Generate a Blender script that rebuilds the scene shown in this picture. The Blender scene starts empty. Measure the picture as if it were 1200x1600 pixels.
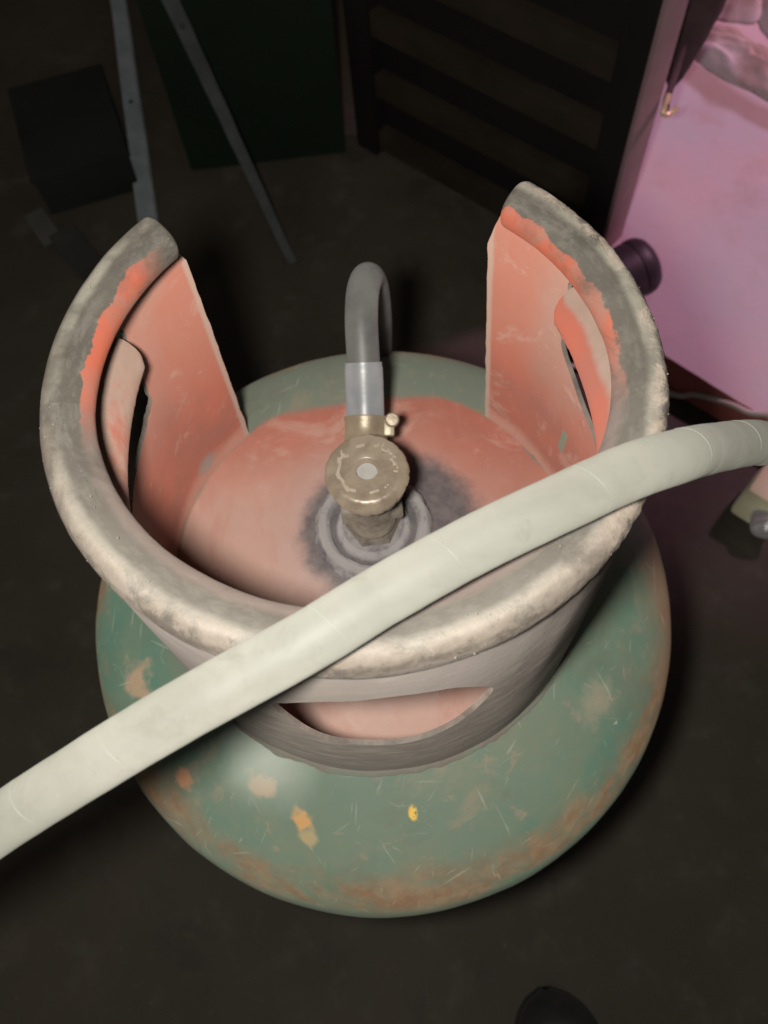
import bpy, bmesh, math, random
import numpy as np
from mathutils import Vector, Matrix, noise, geometry

rnd = random.Random(7)
scene = bpy.context.scene
COL = scene.collection
FL = 0.40                      # height of the collar's foot above the floor (floor is z = 0)

# ------------------------------------------------------------------ camera
cam_d = bpy.data.cameras.new("camera")
cam = bpy.data.objects.new("camera", cam_d)
COL.objects.link(cam)
cam_r = Vector((0.99153605, -0.12486756, -0.03555776))
cam_u = Vector((0.12857596, 0.90640273, 0.40237085))
cam_f = Vector((0.01801342, 0.40353708, -0.91478595))
CAM = Vector((0, -0.135, 0.36043 + FL))
mw = Matrix((cam_r, cam_u, -cam_f)).transposed().to_4x4()
mw.translation = CAM
cam.matrix_world = mw
cam_d.sensor_fit = 'HORIZONTAL'
cam_d.sensor_width = 7.2
cam_d.lens = 1233.0 / 1200.0 * 7.2
cam_d.clip_start = 0.01
cam_d.clip_end = 50
cam_d.dof.use_dof = True
cam_d.dof.focus_distance = 0.27
cam_d.dof.aperture_fstop = 3.9
scene.camera = cam

# ------------------------------------------------------------------ world, lamps, exposure
world = bpy.data.worlds.new("World")
scene.world = world
world.use_nodes = True
bgn = world.node_tree.nodes["Background"]
bgn.inputs[0].default_value = (0.98, 0.88, 0.80, 1)
bgn.inputs[1].default_value = 0.062

def point_lamp(name, loc, power, color, radius):
    d = bpy.data.lights.new(name, 'POINT')
    d.energy = power; d.color = color; d.shadow_soft_size = radius
    o = bpy.data.objects.new(name, d); o.location = loc
    COL.objects.link(o)
    return o

# the phone's own flash, a little to the left of and below the lens
FLASH = CAM - cam_r * 0.029 + cam_u * 0.001 - cam_f * 0.000
point_lamp("phone_flash", FLASH, 7.3, (1.0, 0.97, 0.905), 0.013)

def spot_lamp(name, loc, target, power, color, angle, blend, radius):
    d = bpy.data.lights.new(name, 'SPOT')
    d.energy = power; d.color = color; d.spot_size = math.radians(angle); d.spot_blend = blend
    d.shadow_soft_size = radius
    o = bpy.data.objects.new(name, d); o.location = loc
    o.rotation_euler = (Vector(target) - Vector(loc)).to_track_quat('-Z', 'Y').to_euler()
    COL.objects.link(o)
    return o

# the pink room lamp beyond the door
spot_lamp("room_lamp", (1.15, 0.75, 1.5), (0.74, 0.62, 0.04), 84, (1.0, 0.50, 0.72), 46, 0.45, 0.06)

vs = scene.view_settings
scene.display_settings.display_device = 'sRGB'
vs.view_transform = 'Standard'
vs.look = 'None'
vs.exposure = 0
vs.gamma = 1
scene.cycles.max_bounces = 6
scene.cycles.use_denoising = True

# ------------------------------------------------------------------ node helper
class Sh:
    """Tiny expression builder for procedural materials."""
    def __init__(self, name, rough=0.6, metal=0.0, spec=0.4):
        self.mat = bpy.data.materials.new(name)
        self.mat.use_nodes = True
        self.nt = self.mat.node_tree
        self.bsdf = self.nt.nodes["Principled BSDF"]
        self.bsdf.inputs["Roughness"].default_value = rough
        self.bsdf.inputs["Metallic"].default_value = metal
        self.bsdf.inputs["Specular IOR Level"].default_value = spec
        self.bsdf.inputs["Diffuse Roughness"].default_value = 0.9
        tc = self.nt.nodes.new("ShaderNodeTexCoord")
        self.P = tc.outputs["Object"]
        sx = self.nt.nodes.new("ShaderNodeSeparateXYZ")
        self.link(self.P, sx.inputs[0])
        self.x, self.y, self.z = sx.outputs
        self._geo = None
    def link(self, a, b):
        if hasattr(a, "node"):
            self.nt.links.new(a, b)
        else:
            b.default_value = a
    def m(self, op, a, b=0.0, c=None, clamp=False):
        n = self.nt.nodes.new("ShaderNodeMath"); n.operation = op; n.use_clamp = clamp
        self.link(a, n.inputs[0]); self.link(b, n.inputs[1])
        if c is not None: self.link(c, n.inputs[2])
        return n.outputs[0]
    def add(self, a, b): return self.m('ADD', a, b)
    def sub(self, a, b): return self.m('SUBTRACT', a, b)
    def mul(self, a, b): return self.m('MULTIPLY', a, b)
    def mx(self, a, b): return self.m('MAXIMUM', a, b)
    def mn(self, a, b): return self.m('MINIMUM', a, b)
    def inv(self, a): return self.m('SUBTRACT', 1.0, a)
    def vscale(self, v):
        n = self.nt.nodes.new("ShaderNodeMapping")
        self.link(self.P, n.inputs[0]); n.inputs["Scale"].default_value = v
        return n.outputs[0]
    def combine(self, a, b, c):
        n = self.nt.nodes.new("ShaderNodeCombineXYZ")
        for k, v in enumerate((a, b, c)): self.link(v, n.inputs[k])
        return n.outputs[0]
    def noise(self, scale, detail=4, rough=0.55, dist=0.0, vec=None, off=0.0):
        n = self.nt.nodes.new("ShaderNodeTexNoise")
        n.noise_dimensions = '4D'
        self.link(vec if vec is not None else self.P, n.inputs["Vector"])
        n.inputs["W"].default_value = off
        n.inputs["Scale"].default_value = scale; n.inputs["Detail"].default_value = detail
        n.inputs["Roughness"].default_value = rough; n.inputs["Distortion"].default_value = dist
        return n.outputs["Fac"]
    def voronoi(self, scale, vec=None, feature='F1'):
        n = self.nt.nodes.new("ShaderNodeTexVoronoi"); n.feature = feature
        self.link(vec if vec is not None else self.P, n.inputs["Vector"])
        n.inputs["Scale"].default_value = scale
        return n.outputs["Distance"]
    def ss(self, v, lo, hi):
        """0 below lo, 1 above hi (lo > hi turns it round)."""
        n = self.nt.nodes.new("ShaderNodeMapRange"); n.interpolation_type = 'SMOOTHSTEP'
        self.link(v, n.inputs[0])
        if lo < hi:
            a, b, t0, t1 = lo, hi, 0, 1
        else:
            a, b, t0, t1 = hi, lo, 1, 0
        n.inputs[1].default_value = a; n.inputs[2].default_value = b
        n.inputs[3].default_value = t0; n.inputs[4].default_value = t1
        return n.outputs[0]
    def mix(self, f, a, b):
        n = self.nt.nodes.new("ShaderNodeMix"); n.data_type = 'RGBA'
        self.link(f, n.inputs[0])
        for v, s in ((a, n.inputs[6]), (b, n.inputs[7])):
            if hasattr(v, "node"): self.nt.links.new(v, s)
            else: s.default_value = (*v, 1)
        return n.outputs[2]
    def near(self, c, r, soft=0.4, wob=0.0, scale=60):
        """1 inside a blob of radius r around point c, with a ragged edge."""
        n = self.nt.nodes.new("ShaderNodeVectorMath"); n.operation = 'DISTANCE'
        self.link(self.P, n.inputs[0]); n.inputs[1].default_value = c
        d = n.outputs["Value"]
        if wob: d = self.add(d, self.mul(self.sub(self.noise(scale, 4), 0.5), wob * 2))
        return self.ss(d, r * (1 + soft), r * (1 - soft))
    def radial(self, cx=0.0, cy=0.0):
        dx = self.sub(self.x, cx); dy = self.sub(self.y, cy)
        return self.m('SQRT', self.add(self.mul(dx, dx), self.mul(dy, dy)))
    def azimuth(self):      # degrees, 0 = +x, counter-clockwise, -180..180
        return self.mul(self.m('ARCTAN2', self.y, self.x), 57.29578)
    def normal_z(self):
        if self._geo is None: self._geo = self.nt.nodes.new("ShaderNodeNewGeometry")
        s = self.nt.nodes.new("ShaderNodeSeparateXYZ")
        self.nt.links.new(self._geo.outputs["Normal"], s.inputs[0])
        return s.outputs[2]
    def out(self, color, rough=None, metal=None, bump=None, bstr=0.3, bdist=0.001):
        self.link(color if hasattr(color, "node") else (*color, 1), self.bsdf.inputs["Base Color"])
        if rough is not None: self.link(rough, self.bsdf.inputs["Roughness"])
        if metal is not None: self.link(metal, self.bsdf.inputs["Metallic"])
        if bump is not None:
            b = self.nt.nodes.new("ShaderNodeBump")
            b.inputs["Strength"].default_value = bstr; b.inputs["Distance"].default_value = bdist
            self.link(bump, b.inputs["Height"]); self.nt.links.new(b.outputs[0], self.bsdf.inputs["Normal"])
        return self.mat

def simple_mat(name, c1, c2, scale=30, rough=0.6, metal=0.0, bstr=0.2, bdist=0.0008, spec=0.4):
    s = Sh(name, rough, metal, spec)
    n = s.noise(scale, 6, 0.6)
    return s.out(s.mix(s.ss(n, 0.3, 0.7), c1, c2), bump=s.noise(scale * 5, 4), bstr=bstr, bdist=bdist)

# ------------------------------------------------------------------ mesh helpers
def mesh_obj(name, verts, faces, mats, parent=None, smooth=True, fmat=None, sharp=None):
    me = bpy.data.meshes.new(name)
    me.from_pydata([tuple(v) for v in verts], [], faces)
    for m_ in (mats if isinstance(mats, (list, tuple)) else [mats]): me.materials.append(m_)
    if smooth: me.polygons.foreach_set("use_smooth", [True] * len(me.polygons))
    if fmat is not None: me.polygons.foreach_set("material_index", fmat)
    bm = bmesh.new(); bm.from_mesh(me)
    bmesh.ops.recalc_face_normals(bm, faces=bm.faces)
    bm.to_mesh(me); bm.free()
    if sharp: me.set_sharp_from_angle(angle=math.radians(sharp))
    me.update()
    o = bpy.data.objects.new(name, me)
    COL.objects.link(o)
    if parent is not None: o.parent = parent
    return o

def thing(name, label, cat, loc=(0, 0, 0), group=None):
    o = bpy.data.objects.new(name, None); COL.objects.link(o)
    o.empty_display_size = 0.05
    o.location = loc; o["label"] = label; o["category"] = cat
    if group: o["group"] = group
    return o

def tag(o, label, cat, group=None):
    o["label"] = label; o["category"] = cat
    if group: o["group"] = group
    return o

class MB:
    """Collects several simple solids of ONE part into one mesh."""
    def __init__(self): self.v = []; self.f = []
    def add(self, vs_, fs_):
        k = len(self.v); self.v += [tuple(v) for v in vs_]; self.f += [tuple(i + k for i in f) for f in fs_]
    def box(self, c, size, rot=None, bev=0.0):
        bm = bmesh.new(); bmesh.ops.create_cube(bm, size=1)
        for v in bm.verts: v.co = Vector((v.co.x * size[0], v.co.y * size[1], v.co.z * size[2]))
        if bev: bmesh.ops.bevel(bm, geom=list(bm.edges), offset=bev, segments=2, affect='EDGES', profile=0.6)
        M = Matrix.Translation(c) @ (rot.to_4x4() if rot is not None else Matrix())
        bm.verts.index_update()
        self.add([M @ v.co for v in bm.verts], [[v.index for v in f.verts] for f in bm.faces]); bm.free()
        return self
    def lathe(self, prof, c=(0, 0, 0), n=48, rot=None, mod=None, caps=True):
        vs_ = []; R = rot if rot is not None else Matrix.Identity(3)
        for k, (r, z) in enumerate(prof):
            for i in range(n):
                a = 2 * math.pi * i / n
                rr = r if mod is None else mod(r, z, a)
                vs_.append(Vector(c) + R @ Vector((rr * math.cos(a), rr * math.sin(a), z)))
        fs_ = []
        for k in range(len(prof) - 1):
            for i in range(n):
                j = (i + 1) % n
                fs_.append((k * n + i, k * n + j, (k + 1) * n + j, (k + 1) * n + i))
        if caps:
            if prof[0][0] > 1e-5: fs_.append(tuple(range(n))[::-1])
            if prof[-1][0] > 1e-5: fs_.append(tuple((len(prof) - 1) * n + i for i in range(n)))
        self.add(vs_, fs_); return self
    def tube(self, pts, rad, n=24, caps=True):
        pts = [Vector(p) for p in pts]
        fr = None; vs_ = []
        for i, p in enumerate(pts):
            t = (pts[min(i + 1, len(pts) - 1)] - pts[max(i - 1, 0)]).normalized()
            if fr is None:
                a = Vector((0, 0, 1)) if abs(t.z) < 0.9 else Vector((1, 0, 0))
                fr = (a - t * a.dot(t)).normalized()
            else:
                fr = (fr - t * fr.dot(t)).normalized()
            b = t.cross(fr)
            r = rad(i) if callable(rad) else rad
            for k in range(n):
                a = 2 * math.pi * k / n
                vs_.append(p + (fr * math.cos(a) + b * math.sin(a)) * r)
        fs_ = []
        for i in range(len(pts) - 1):
            for k in range(n):
                j = (k + 1) % n
                fs_.append((i * n + k, i * n + j, (i + 1) * n + j, (i + 1) * n + k))
        if caps:
            fs_.append(tuple(range(n))[::-1]); fs_.append(tuple((len(pts) - 1) * n + k for k in range(n)))
        self.add(vs_, fs_); return self
    def build(self, name, mats, parent=None, smooth=True, sharp=40):
        return mesh_obj(name, self.v, self.f, mats, parent, smooth, sharp=sharp)

def spline(pts, n):
    """Catmull-Rom through pts."""
    P = [Vector(p) for p in pts]
    P = [P[0] * 2 - P[1]] + P + [P[-1] * 2 - P[-2]]
    segs = len(P) - 3; out = []
    for i in range(segs):
        for k in range(n):
            t = k / n
            a, b, c, d = P[i:i + 4]
            out.append(0.5 * ((2 * b) + (c - a) * t + (2 * a - 5 * b + 4 * c - d) * t * t + (3 * b - a - 3 * c + d) * t ** 3))
    out.append(P[-2]); return out

def fbm(p, s, o=3):
    return noise.fractal(Vector(p) * s, 1.0, 2.0, o)

# ================================================================== SETTING
s = Sh("floor_cement", 0.8)
n1 = s.noise(3.2, 6, 0.6); n2 = s.noise(22, 6, 0.65, off=3); n3 = s.noise(160, 4, 0.7, off=8)
c = s.mix(s.ss(n1, 0.35, 0.65), (0.049, 0.042, 0.029), (0.068, 0.054, 0.039))
c = s.mix(s.mul(s.ss(n2, 0.5, 0.75), 0.5), c, (0.115, 0.100, 0.082))
c = s.mix(s.mul(s.ss(n3, 0.60, 0.74), 0.35), c, (0.15, 0.13, 0.105))
c = s.mix(s.ss(s.noise(5, 5, 0.7, 1.0, off=12), 0.56, 0.66), c, (0.045, 0.038, 0.030))
M_floor = s.out(c, bump=s.add(n2, s.mul(n3, 0.4)), bstr=0.5, bdist=0.002)

s = Sh("pink_cement", 0.75)
n1 = s.noise(4.5, 6, 0.6); n2 = s.noise(13, 5, 0.6, off=5); n3 = s.noise(70, 5, 0.6)
c = s.mix(s.ss(n1, 0.35, 0.7), (0.52, 0.50, 0.54), (0.60, 0.48, 0.50))
c = s.mix(s.mul(s.ss(n2, 0.50, 0.68), 0.45), c, (0.46, 0.33, 0.31))
c = s.mix(s.mul(s.ss(n3, 0.62, 0.8), 0.3), c, (0.30, 0.24, 0.22))
shade_d = s.m("ABSOLUTE", s.sub(s.add(s.add(s.mul(s.x, 0.814), s.mul(s.y, 0.581)), s.mul(s.sub(n2, 0.5), 0.05)), 0.822))
c = s.mix(s.mul(s.ss(shade_d, 0.026, 0.010), 0.75), c, (0.36, 0.245, 0.215))  # brown band: the shading under the cloths, painted into the step's colour
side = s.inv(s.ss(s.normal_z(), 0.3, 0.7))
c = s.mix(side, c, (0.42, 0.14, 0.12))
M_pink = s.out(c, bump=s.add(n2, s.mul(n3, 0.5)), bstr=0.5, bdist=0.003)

M_wall = simple_mat("dark_wall", (0.014, 0.013, 0.012), (0.022, 0.020, 0.018), 4, 0.85)

def grid_sheet(name, x0, x1, y0, y1, z, nx, ny, amp, sc, mat):
    vs_, fs_ = [], []
    for j in range(ny + 1):
        for i in range(nx + 1):
            x = x0 + (x1 - x0) * i / nx; y = y0 + (y1 - y0) * j / ny
            vs_.append((x, y, z + amp * fbm((x, y, 0), sc)))
    for j in range(ny):
        for i in range(nx):
            a = j * (nx + 1) + i
            fs_.append((a, a + 1, a + nx + 2, a + nx + 1))
    return mesh_obj(name, vs_, fs_, mat)

fl = grid_sheet("floor", -2.5, 2.5, -1.8, 2.2, -0.002, 90, 80, 0.0012, 6, M_floor); fl["kind"] = "structure"
wl = MB().box((0, 2.22, 1.1), (5.0, 0.08, 2.3)).build("back_wall", M_wall, smooth=False); wl["kind"] = "structure"

# raised step of the next room: its edge runs away from the cylinder at about 45 degrees
e0 = Vector((0.336, 0.320, 0)); e1 = Vector((0.418, 0.231, 0)); ed = (e1 - e0).normalized(); en = Vector((-ed.y, ed.x, 0))
if en.x < 0: en = -en
NX, NY = 100, 72
bm = bmesh.new(); gv_ = []
for j in range(NY + 1):
    row = []
    for i in range(NX + 1):
        p = e0 + ed * (-0.422 + 1.6 * i / NX) + en * (1.5 * j / NY)
        z = 0.045 + 0.0030 * fbm((p.x, p.y, 4), 11)
        if j == 0: z -= 0.002; p = p + en * 0.0015 * fbm((p.x, p.y, 9), 30)
        row.append(bm.verts.new((p.x, p.y, z)))
    gv_.append(row)
for j in range(NY):
    for i in range(NX):
        if -0.422 + 1.6 * (i + 0.5) / NX < -0.134 and 1.5 * (j + 0.5) / NY < 0.125: continue
        bm.faces.new((gv_[j][i], gv_[j][i + 1], gv_[j + 1][i + 1], gv_[j + 1][i]))
for v in [v for v in bm.verts if not v.link_faces]: bm.verts.remove(v)
ex = bmesh.ops.extrude_edge_only(bm, edges=[e for e in bm.edges if e.is_boundary])
for g in ex["geom"]:
    if isinstance(g, bmesh.types.BMVert): g.co.z = -0.012
bm.verts.index_update()
vs_ = [v.co.copy() for v in bm.verts]; fs_ = [tuple(v.index for v in f.verts) for f in bm.faces]; bm.free()
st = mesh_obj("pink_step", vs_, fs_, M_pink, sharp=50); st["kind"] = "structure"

# ================================================================== GAS CYLINDER
RB, HD, RC0 = 0.16, 0.0933, 0.0981        # body radius, dome rise, collar foot radius
ZC = -HD * math.sqrt(1 - (RC0 / RB) ** 2)  # dome centre, with the collar's foot at 0
RR, Z1, RT = 0.0865, 0.1574, 0.0079       # rolled rim: ring radius, height, tube radius
def dome_z(r): return ZC + HD * math.sqrt(max(0, 1 - (r / RB) ** 2))

cyl = thing("gas_cylinder", "worn green and red steel gas cylinder with a collar round its valve", "gas cylinder")

VX, VY = 0.0010, 0.0080                   # valve axis
# --- body material (object z has the floor at 0; Z = FL is the collar's foot)
s = Sh("cylinder_paint", 0.55, 0.0, 0.45)
r = s.radial(); z = s.sub(s.z, FL); az = s.azimuth()
nA = s.noise(11, 6, 0.6, 0.4); nB = s.noise(34, 6, 0.65, off=2); nC = s.noise(120, 5, 0.65, off=4); nD = s.noise(6, 4, 0.5, off=7)
green = s.mix(s.ss(nA, 0.36, 0.66), (0.082, 0.165, 0.122), (0.160, 0.185, 0.128))
green = s.mix(s.mul(s.ss(nB, 0.42, 0.72), 0.65), green, (0.058, 0.182, 0.140))
green = s.mix(s.mul(s.ss(nD, 0.42, 0.66), 0.45), green, (0.195, 0.200, 0.150))
# worn, duller back of the dome
back = s.ss(s.add(s.y, s.mul(s.sub(nB, .5), .05)), 0.03, 0.08)
green = s.mix(s.mul(back, 0.75), green, (0.200, 0.200, 0.160))
# bare beige wear blotches
wear = s.mx(s.mul(s.ss(s.noise(20, 7, 0.72, 0.8, off=11), 0.545, 0.635), 0.55), s.mul(s.ss(s.noise(58, 6, 0.75, 0.5, off=13), 0.59, 0.645), 0.6))
green = s.mix(wear, green, (0.255, 0.215, 0.155))
# rust belt at the shoulder
zr = s.add(z, s.mul(s.sub(nB, 0.5), 0.030))
belt = s.mul(s.ss(zr, -0.066, -0.048), s.ss(zr, -0.024, -0.040))
belt = s.mul(belt, s.ss(s.noise(17, 7, 0.72, 0.7, off=21), 0.36, 0.60))
rustc = s.mix(s.ss(nC, 0.35, 0.65), (0.230, 0.115, 0.062), (0.290, 0.178, 0.105))
green = s.mix(s.mul(belt, 0.85), green, rustc)
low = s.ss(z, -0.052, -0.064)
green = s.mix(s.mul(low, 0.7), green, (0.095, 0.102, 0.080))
edge_r = s.mul(s.ss(s.add(s.x, s.mul(s.sub(nB, .5), .05)), 0.125, 0.145), s.ss(nA, 0.3, 0.5))
grub = s.ss(s.noise(9, 6, 0.7, 1.0, off=25), 0.50, 0.66)
green = s.mix(s.mul(grub, 0.40), green, (0.135, 0.115, 0.080))
green = s.mix(s.mul(edge_r, 0.75), green, (0.235, 0.140, 0.092))
# single paint and rust spots, a whitish patch, and a painted reflection
def spot(c, rad, col, soft, wob, amt, sc=60):
    global green
    green = s.mix(s.mul(s.near((c[0], c[1], c[2] + FL), rad, soft, wob, sc), amt), green, col)
spot((-0.0464, -0.1128, -0.0134), 0.0046, (0.52, 0.29, 0.11), 0.3, 0.006, 0.85, 130)
spot((-0.047, -0.121, -0.018), 0.0042, (0.42, 0.31, 0.16), 0.4, 0.008, 0.7)
spot((-0.102, -0.0876, -0.0232), 0.0050, (0.50, 0.24, 0.13), 0.3, 0.006, 0.8, 120)
spot((-0.122, -0.040, -0.0182), 0.0095, (0.40, 0.27, 0.18), 0.4, 0.016, 0.8, 80)
spot((-0.064, -0.097, -0.0090), 0.0055, (0.44, 0.28, 0.18), 0.4, 0.010, 0.7, 110)
spot((-0.060, -0.085, -0.0040), 0.017, (0.52, 0.54, 0.47), 0.8, 0.010, 0.55, 30)
spot((0.128, 0.020, -0.018), 0.022, (0.36, 0.37, 0.38), 0.7, 0.012, 0.6, 30)  # pale grey reflection on the right shoulder, painted into the colour
spot((0.093, -0.078, -0.016), 0.008, (0.38, 0.29, 0.21), 0.8, 0.016, 0.42, 80)
# scratches: thin pale strokes lying in several directions
scr = None
for k, (ang, sx, sy, th) in enumerate(((12, 620, 42, .685), (67, 560, 34, .69), (125, 700, 50, .69), (-25, 520, 38, .685), (95, 430, 26, .70), (40, 800, 60, .68))):
    vr = s.nt.nodes.new("ShaderNodeVectorRotate"); vr.rotation_type = 'Z_AXIS'
    s.link(s.P, vr.inputs["Vector"]); vr.inputs["Angle"].default_value = math.radians(ang)
    mp = s.nt.nodes.new("ShaderNodeMapping"); s.link(vr.outputs[0], mp.inputs[0])
    mp.inputs["Scale"].default_value = (sx, sy, sy)
    w_ = s.ss(s.noise(1.0, 2, 0.5, off=30 + k, vec=mp.outputs[0]), th, th + 0.05)
    scr = w_ if scr is None else s.mx(scr, w_)
green = s.mix(s.mul(scr, 0.26), green, (0.46, 0.47, 0.40))
chips = s.ss(s.noise(150, 3, 0.6, off=50), 0.70, 0.76)
green = s.mix(s.mul(chips, 0.6), green, (0.45, 0.43, 0.35))
# yellow dab of paint
yx = s.sub(s.x, 0.0019); yy = s.mul(s.sub(s.y, -0.1165), 0.62)
yd = s.add(s.m('SQRT', s.add(s.mul(yx, yx), s.mul(yy, yy))), s.mul(s.sub(nC, 0.5), 0.0012))
green = s.mix(s.mul(s.mul(s.ss(yd, 0.0024, 0.0014), s.ss(s.noise(420, 3, 0.7, off=81), 0.36, 0.48)), s.ss(s.y, -0.10, -0.105)), green, (0.66, 0.43, 0.09))
# red paint inside the collar, mostly under pale pink dust
red = s.mix(s.ss(nB, 0.35, 0.65), (0.400, 0.122, 0.082), (0.350, 0.118, 0.086))
dustc = s.mix(s.ss(nD, 0.35, 0.65), (0.490, 0.312, 0.252), (0.440, 0.292, 0.238))
dl = s.add(s.mul(s.sub(s.x, 0.015), -3.2), s.add(s.mul(s.sub(s.y, 0.03), -10.0), s.mul(s.sub(nA, 0.5), 1.5)))
red = s.mix(s.add(0.06, s.mul(s.ss(dl, -0.50, 0.60), 0.82)), red, dustc)
red = s.mix(s.mul(s.ss(nC, 0.55, 0.8), 0.25), red, (0.62, 0.47, 0.38))
wipe = s.noise(1.0, 5, 0.65, 0.6, off=41, vec=s.vscale((70, 22, 22)))
red = s.mix(s.mul(s.ss(wipe, 0.50, 0.66), 0.35), red, (0.40, 0.17, 0.125))
red = s.mix(s.mul(s.ss(s.noise(26, 6, 0.7, 0.8, off=43), 0.54, 0.66), 0.38), red, (0.50, 0.355, 0.292))
red = s.mix(s.mul(s.ss(s.noise(230, 4, 0.7, off=44), 0.63, 0.72), 0.5), red, (0.30, 0.20, 0.17))
inside = s.ss(s.add(r, s.mul(s.sub(nB, 0.5), 0.010)), 0.0995, 0.0950)
# towards the far side the red stops short of the opening
halo = s.ss(s.add(s.y, s.mul(s.sub(nB, .5), .010)), 0.0905, 0.083)
inside = s.mul(inside, halo)
# grey grime round the valve boss, ragged, wider on the right
dxv = s.sub(s.x, VX); dyv = s.sub(s.y, VY)
rv = s.m('SQRT', s.add(s.mul(dxv, dxv), s.mul(dyv, dyv)))
gv = s.add(s.sub(rv, s.mul(s.mx(s.add(dxv, s.mul(dyv, 0.15)), 0.0), 0.30)), s.mul(s.sub(s.noise(75, 6, 0.7, off=14), 0.5), 0.016))
soot = s.ss(gv, 0.0400, 0.0300)
sootc = s.mix(s.ss(s.noise(140, 5, 0.7, off=15), 0.38, 0.62), (0.080, 0.071, 0.075), (0.128, 0.110, 0.110))
haze = s.ss(rv, 0.062, 0.030)
red = s.mix(s.mul(haze, 0.50), red, (0.36, 0.27, 0.25))
red = s.mix(s.mul(soot, 0.92), red, sootc)
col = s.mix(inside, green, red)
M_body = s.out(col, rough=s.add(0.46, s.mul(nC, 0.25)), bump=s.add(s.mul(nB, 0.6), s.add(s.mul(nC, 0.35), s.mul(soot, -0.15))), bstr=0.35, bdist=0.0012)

prof = []
for k in range(61):
    t = k / 60 * math.pi / 2
    prof.append((RB * math.sin(t), ZC + HD * math.cos(t)))
z_low = -0.285
for k in range(1, 12): prof.append((RB, ZC + (z_low - ZC) * k / 11))
for k in range(1, 13):
    t = k / 12 * math.pi / 2
    prof.append((RB * math.cos(t), z_low - 0.078 * math.sin(t)))
prof[0] = (0.0004, prof[0][1]); prof[-1] = (0.0004, prof[-1][1])
NA = 240; vs_, fs_ = [], []
for (rr, zz) in prof:
    for i in range(NA):
        a = 2 * math.pi * i / NA
        p = Vector((rr * math.cos(a), rr * math.sin(a), zz))
        d = 0.0006 * fbm(p, 18, 2) + 0.0003 * fbm(p + Vector((3, 1, 2)), 60, 2)
        p += p.normalized() * d
        vs_.append((p.x, p.y, p.z + FL))
for k in range(len(prof) - 1):
    for i in range(NA):
        j = (i + 1) % NA
        fs_.append((k * NA + i, k * NA + j, (k + 1) * NA + j, (k + 1) * NA + i))
body = mesh_obj("tank_body", vs_, fs_, M_body, cyl)

M_foot = simple_mat("foot_ring_steel", (0.10, 0.10, 0.085), (0.19, 0.13, 0.09), 25, 0.7)
MB().lathe([(0.1180, 0.0), (0.1230, 0.0), (0.1235, 0.004), (0.1200, 0.062), (0.1165, 0.070), (0.1160, 0.066), (0.1172, 0.004), (0.1180, 0.0)], n=96, caps=False).build("foot_ring", M_foot, cyl)

# girth weld round the middle
MB().lathe([(0.1596, 0.215), (0.1612, 0.218), (0.1616, 0.221), (0.1612, 0.224), (0.1596, 0.227)], n=120, caps=False).build("girth_weld", M_body, cyl)

# --- collar wall
s = Sh("collar_inner_paint", 0.6, 0.0, 0.35)
z = s.sub(s.z, FL); az = s.azimuth()
nA = s.noise(13, 6, 0.6, 0.5); nB = s.noise(42, 6, 0.65, off=2); nC = s.noise(160, 5, 0.65, off=5)
red = s.mix(s.ss(nB, 0.35, 0.65), (0.325, 0.096, 0.066), (0.265, 0.090, 0.067))
dust = s.mix(s.ss(nB, 0.3, 0.7), (0.320, 0.208, 0.162), (0.375, 0.240, 0.195))
hi = s.ss(s.add(z, s.mul(s.sub(nA, 0.5), 0.10)), 0.045, 0.115)
c = s.mix(s.add(0.12, s.mul(hi, 0.60)), red, dust)
# brighter bare red along the right-hand cut edge
eb = s.mul(s.ss(az, 30, 40), s.ss(nA, 0.40, 0.60))
c = s.mix(s.mul(eb, 0.55), c, (0.40, 0.115, 0.072))
c = s.mix(s.mul(s.ss(nC, 0.60, 0.78), 0.35), c, (0.58, 0.43, 0.36))
# dust lying where the wall meets the dome, and the pale worn cut edges
c = s.mix(s.mul(s.ss(s.add(z, s.mul(s.sub(nB, .5), .012)), 0.016, 0.004), 0.45), c, (0.50, 0.31, 0.25))
ce = s.mx(s.mul(s.ss(s.add(s.sub(az, s.mul(z, 36.0)), s.mul(s.sub(nB, .5), 1.2)), 44.9, 46.0), s.ss(az, 80, 60)), s.mul(s.ss(s.add(az, s.mul(s.sub(nB, .5), 1.2)), 128.3, 127.2), s.ss(az, 100, 120)))
c = s.mix(s.mul(ce, 0.75), c, (0.36, 0.27, 0.22))
sc2 = s.noise(1.0, 4, 0.6, 0.4, off=61, vec=s.combine(s.mul(az, 0.55), s.mul(z, 26), 0.0))
c = s.mix(s.mul(s.ss(sc2, 0.54, 0.74), 0.22), c, (0.30, 0.115, 0.088))
c = s.mix(s.mul(s.ss(s.noise(30, 6, 0.72, 0.8, off=62), 0.54, 0.64), 0.38), c, (0.40, 0.285, 0.235))
c = s.mix(s.mul(s.ss(s.noise(260, 4, 0.7, off=63), 0.63, 0.70), 0.5), c, (0.24, 0.150, 0.12))
# green paint patch left on the right-hand inner wall, a fainter one on the left
gp = s.mul(s.mul(s.ss(az, 16.0, 16.5), s.ss(az, 18.9, 18.4)), s.mul(s.ss(z, 0.0335, 0.0345), s.ss(z, 0.0515, 0.0505)))
gp = s.mul(gp, s.ss(s.x, 0.0, 0.01))
c = s.mix(s.mul(gp, 0.9), c, (0.155, 0.185, 0.135))
c = s.mix(s.mul(s.near((-0.078, 0.058, FL + 0.012), 0.006, 0.5, 0.004), 0.65), c, (0.22, 0.22, 0.20))
M_cin = s.out(c, bump=s.add(nB, s.mul(nC, 0.5)), bstr=0.35, bdist=0.0008)

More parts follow.
